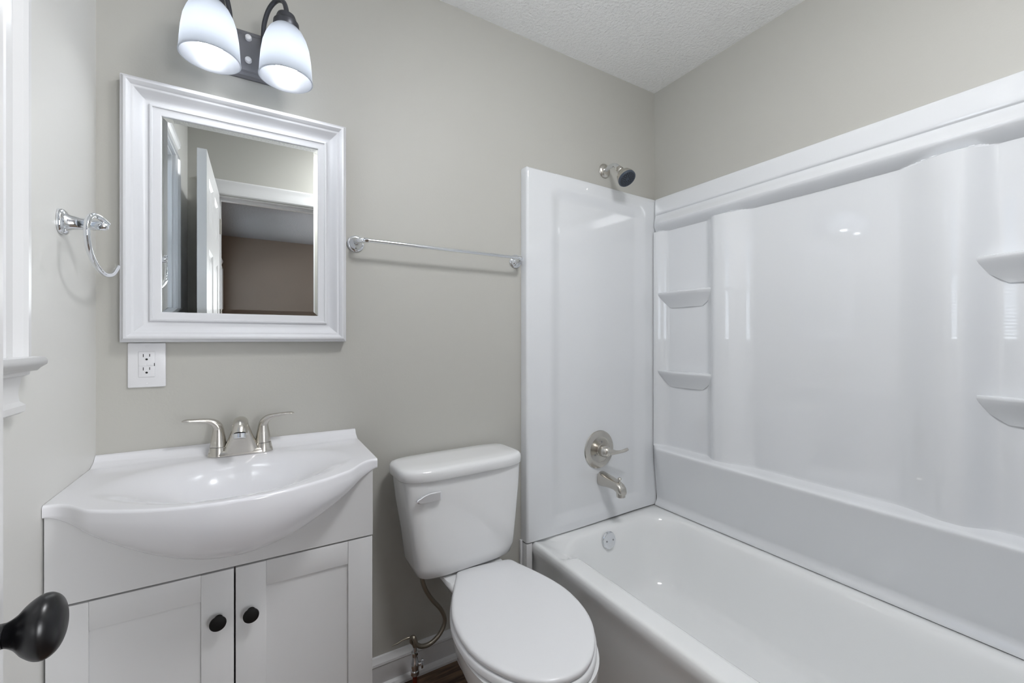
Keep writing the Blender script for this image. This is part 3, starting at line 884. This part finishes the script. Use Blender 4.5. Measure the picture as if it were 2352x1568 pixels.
# long panel, a relief in (y, z)
LY0, LY1 = -.031, -1.505
LEDGE = .655
def mirr(y):  # distance from the nearer end, symmetric about the middle
    m = (-.0-1.46)/2
    d = -y if y > m else 1.46+y
    return d
def upper_t(d):
    """depth toward the room (from x=2.062) of the zone above the ledge, at distance d from the corner"""
    # niche: curved corner, flat back, ridge at .37, curved flank to the centre panel at .50
    t = .010+.030*(1-sm(.035, .105, d))
    t += .044*sm(.296, .368, d)*(1-sm(.384, .515, d))
    t += .0*d
    return t
def center_extra(d): return -.002*sm(.5, .72, d)
def long_x(y, z):
    d = mirr(y)
    up = upper_t(d)+center_extra(d)
    # rounded cornice: crease at 1.708, bulge, small step, flat top band
    if z <= 1.704: t = up
    else:
        if z < 1.745: c = .010+.041*math.sin(PI/2*min(1, (z-1.702)/.043))
        elif z < 1.786: c = .051-.024*sm(1.735, 1.792, z)
        elif z < 1.792: c = .0275+.0055*sm(1.786, 1.791, z)
        else: c = .033-.006*sm(1.792, 1.872, z)
        c = .026+(c-.026)*sm(-.01, .085, d)
        t = max(c, up*(1-sm(1.700, 1.724, z)))
    # lower apron of the panel: sloping out to the ledge
    lo = .022+.052*sm(.40, LEDGE+.05, z)*1.0
    lo = .018+.058*(min(1, max(0, (z-.398)/(LEDGE-.398))))**.9
    lo = lo*sm(-.02, .09, d)+.012*(1-sm(-.02, .09, d)) + .014*math.exp(-((z-.36)/.02)**2)
    bowx = .012*(1-((d-.73)/.73)**2)
    lo += bowx*min(1, max(0, (z-.398)/(LEDGE-.398)))
    k = sm(LEDGE-.001, LEDGE+.012, z)
    if z > LEDGE: t = max(t, 0)
    t = lo*(1-k)+t*k
    return 2.063-t
bm = bmesh.new()
ys = sorted(set([round(v, 5) for v in lin(LY0, LY1, 240)]), reverse=True)
zs = lin(PZ0, .42, 12)+lin(.43, .64, 12)[0:]+[.646, .650, .653, LEDGE, .658, .660, .663, .666, .670, .675]+lin(.69, 1.68, 26)+lin(1.69, 1.735, 22)+lin(1.74, 1.784, 12)+[1.785, 1.786, 1.7875, 1.789, 1.791, 1.80, 1.81, 1.83, 1.85, 1.862, 1.868, 1.8705]
def fl(y, z):
    x = long_x(y, z)
    if z > 1.86: x += .006*((z-1.86)/.0105)**2
    if z < .66 and z > .645: x += .004*((z-.645)/.01)**2 if z <= LEDGE else .0
    return Vector((x, y, z))
Vv = grid(bm, fl, ys, zs)
def skirt(lst, dx=0):
    b2 = [bm.verts.new(Vector((2.0642, v.co.y, v.co.z))) for v in lst]
    for i in range(len(lst)-1): bm.faces.new((lst[i], lst[i+1], b2[i+1], b2[i]))
skirt(Vv[0]); skirt(Vv[-1]); skirt([r[0] for r in Vv]); skirt([r[-1] for r in Vv])
lp = obj('long_panel', bm, 'acrylic', su, 50)
# moulded shelves in the niches: bow-fronted, dished underneath
def shelf(ya, yb2, z):
    bm = bmesh.new()
    n = 24
    def ring(dep, dz, ins):
        r = []
        a, b = ya-ins, yb2+ins
        for i in range(n+1):
            t = i/n; y = a+(b-a)*t
            xx = 2.0525-.006*0-dep*(math.sin(PI*(.06+.88*t))**.55)
            r.append(Vector((xx, y, z+dz)))
        r.append(Vector((2.060, b, z+dz))); r.append(Vector((2.060, a, z+dz)))
        return r
    loft(bm, [ring(.006, -.075, .07), ring(.012, -.06, .05), ring(.028, -.038, .022), ring(.042, -.020, .006), ring(.048, -.010, 0), ring(.0495, -.005, 0), ring(.048, -.001, 0), ring(.045, .0002, .002)])
    return bm
for ya, yb2 in ((-.044, -.352), (-1.108, -1.416)):
    for z in (1.403, 1.027):
        obj('shelf', shelf(ya, yb2, z), 'acrylic', su, 45)

# ------------------------------------------------------------------ tub valve trim, spout, shower
tv = empty('shower_valve', (1.671, -.024, .682), 'brushed nickel shower valve with round plate and lever on the surround', 'valve')
vy = -.0235
bm = bmesh.new()
lathe(bm, [(.084, 0), (.0855, .003), (.083, .007), (.072, .010), (.058, .011), (.054, .008), (.030, .007), (.001, .007)], (1.671, vy, .682), (0, -1, 0), 64)
es = obj('escutcheon', bm, 'nickel', tv, 35)
for dx, dz in ((.012, .033), (-.026, -.022)):
    bm = bmesh.new()
    lathe(bm, [(.0045, 0), (.004, .0016), (.001, .002)], (1.671+dx, vy-.0072, .682+dz), (0, -1, 0), 14)
    obj('screw', bm, 'screw', es, 40)
bm = bmesh.new()
lathe(bm, [(.027, .005), (.027, .022), (.0255, .023), (.0255, .026), (.0265, .027), (.0265, .040), (.026, .044), (.024, .056), (.018, .066), (.008, .072), (.001, .073)], (1.671, vy, .682), (0, -1, 0), 36)
tube(bm, [(1.672, vy-.052, .682), (1.690, vy-.060, .6800), (1.712, vy-.067, .6775), (1.736, vy-.072, .6780), (1.756, vy-.076, .6815), (1.772, vy-.079, .6865)], [.020, .0145, .0088, .0070, .0075, .0066], 20, 8)
obj('lever', bm, 'nickel', tv, 45)

ts = empty('tub_spout', (1.690, -.024, .545), 'brushed nickel tub spout with small diverter pull under the shower valve', 'spout')
bm = bmesh.new()
def sp(y, hx, hz, z, e=2.8, n=32, cx=1.688):
    return [Vector((cx+abs(math.cos(a))**(2/e)*math.copysign(hx, math.cos(a)), y, z+abs(math.sin(a))**(2/e)*math.copysign(hz, math.sin(a)))) for a in [2*PI*i/n for i in range(n)]]
loft(bm, [sp(-.0255, .028, .031, .548), sp(-.034, .0275, .0305, .548), sp(-.06, .026, .027, .548), sp(-.09, .0245, .023, .547), sp(-.115, .0235, .021, .545), sp(-.132, .0225, .0225, .540), sp(-.146, .0215, .0225, .534), sp(-.156, .020, .0185, .528), sp(-.161, .0165, .013, .524)])
loft(bm, [[Vector((1.688+hx*math.cos(2*PI*i/24), cy+hy*math.sin(2*PI*i/24), z)) for i in range(24)] for hx, hy, cy, z in ((.0215, .019, -.140, .535), (.020, .018, -.142, .518), (.0195, .0175, -.144, .502), (.018, .016, -.144, .5015))])
obj('body', bm, 'nickel', ts, 45)
bm = bmesh.new(); lathe(bm, [(.004, 0), (.004, .012), (.008, .013), (.0085, .018), (.006, .021)], (1.688, -.136, .560), (0, 0, 1), 20)
obj('diverter_pull', bm, 'nickel', ts, 40)

sh = empty('shower_fixture', (1.727, 0, 1.957), 'brushed nickel shower head with dark spray face above the surround', 'shower head')
bm = bmesh.new(); lathe(bm, [(.032, .0005), (.0325, .003), (.029, .008), (.020, .012), (.012, .0135)], (1.727, 0, 1.957), (0, -1, 0), 40)
obj('wall_flange', bm, 'nickel', sh, 40)
ax = Vector((.01, -.62, -.78)).normalized()
h0 = Vector((1.726, -.094, 1.936))
bm = bmesh.new()
tube(bm, [(1.727, -.004, 1.957), (1.727, -.035, 1.9635), (1.727, -.058, 1.9640), (1.727, -.077, 1.955), tuple(h0)], .0098, 18, 8)
obj('arm', bm, 'chrome', sh, 50)
bm = bmesh.new()
lathe(bm, [(.012, -.004), (.0135, .0), (.0135, .008), (.0155, .010), (.0155, .018), (.013, .021), (.0145, .026), (.024, .034), (.0325, .046), (.0375, .060), (.0392, .070), (.0385, .072)], h0, ax, 44)
obj('head', bm, 'nickel', sh, 40)
bm = bmesh.new()
lathe(bm, [(.0392, .0712), (.0396, .077), (.0375, .081), (.034, .0805), (.001, .0800)], h0, ax, 44)
fc = tag(obj('spray_face', bm, 'darkplastic', sh, 40), 'dark blue-grey spray face')
d, u, v = frame_of(ax)
bm = bmesh.new()
for R0, n in ((.011, 8), (.0175, 13), (.024, 18), (.0300, 24)):
    for i in range(n):
        a = 2*PI*i/n+R0*40
        p = h0+d*.080+(u*math.cos(a)+v*math.sin(a))*R0
        lathe(bm, [(.0024, -.001), (.0022, .0012), (.0012, .0018)], p, d, 8)
obj('nozzles', bm, 'nozzle', fc, 40)

# ------------------------------------------------------------------ unseen ceiling light, added to brighten the room
cl = empty('added_ceiling_fill', (1.02, -1.22, ZC), 'round white flush ceiling lamp, added out of view to fill the bathroom with light', 'fill light')
bm = bmesh.new(); lathe(bm, [(.185, .0005), (.185, .022), (.178, .026), (.160, .026)], (1.02, -1.22, ZC), (0, 0, -1), 48)
obj('base_ring', bm, 'trim', cl, 40)
bm = bmesh.new(); lathe(bm, [(.172, .026), (.168, .045), (.150, .065), (.110, .082), (.06, .091), (.001, .094)], (1.02, -1.22, ZC), (0, 0, -1), 48)
obj('glass_dome', bm, 'fill_dome', cl, 60)
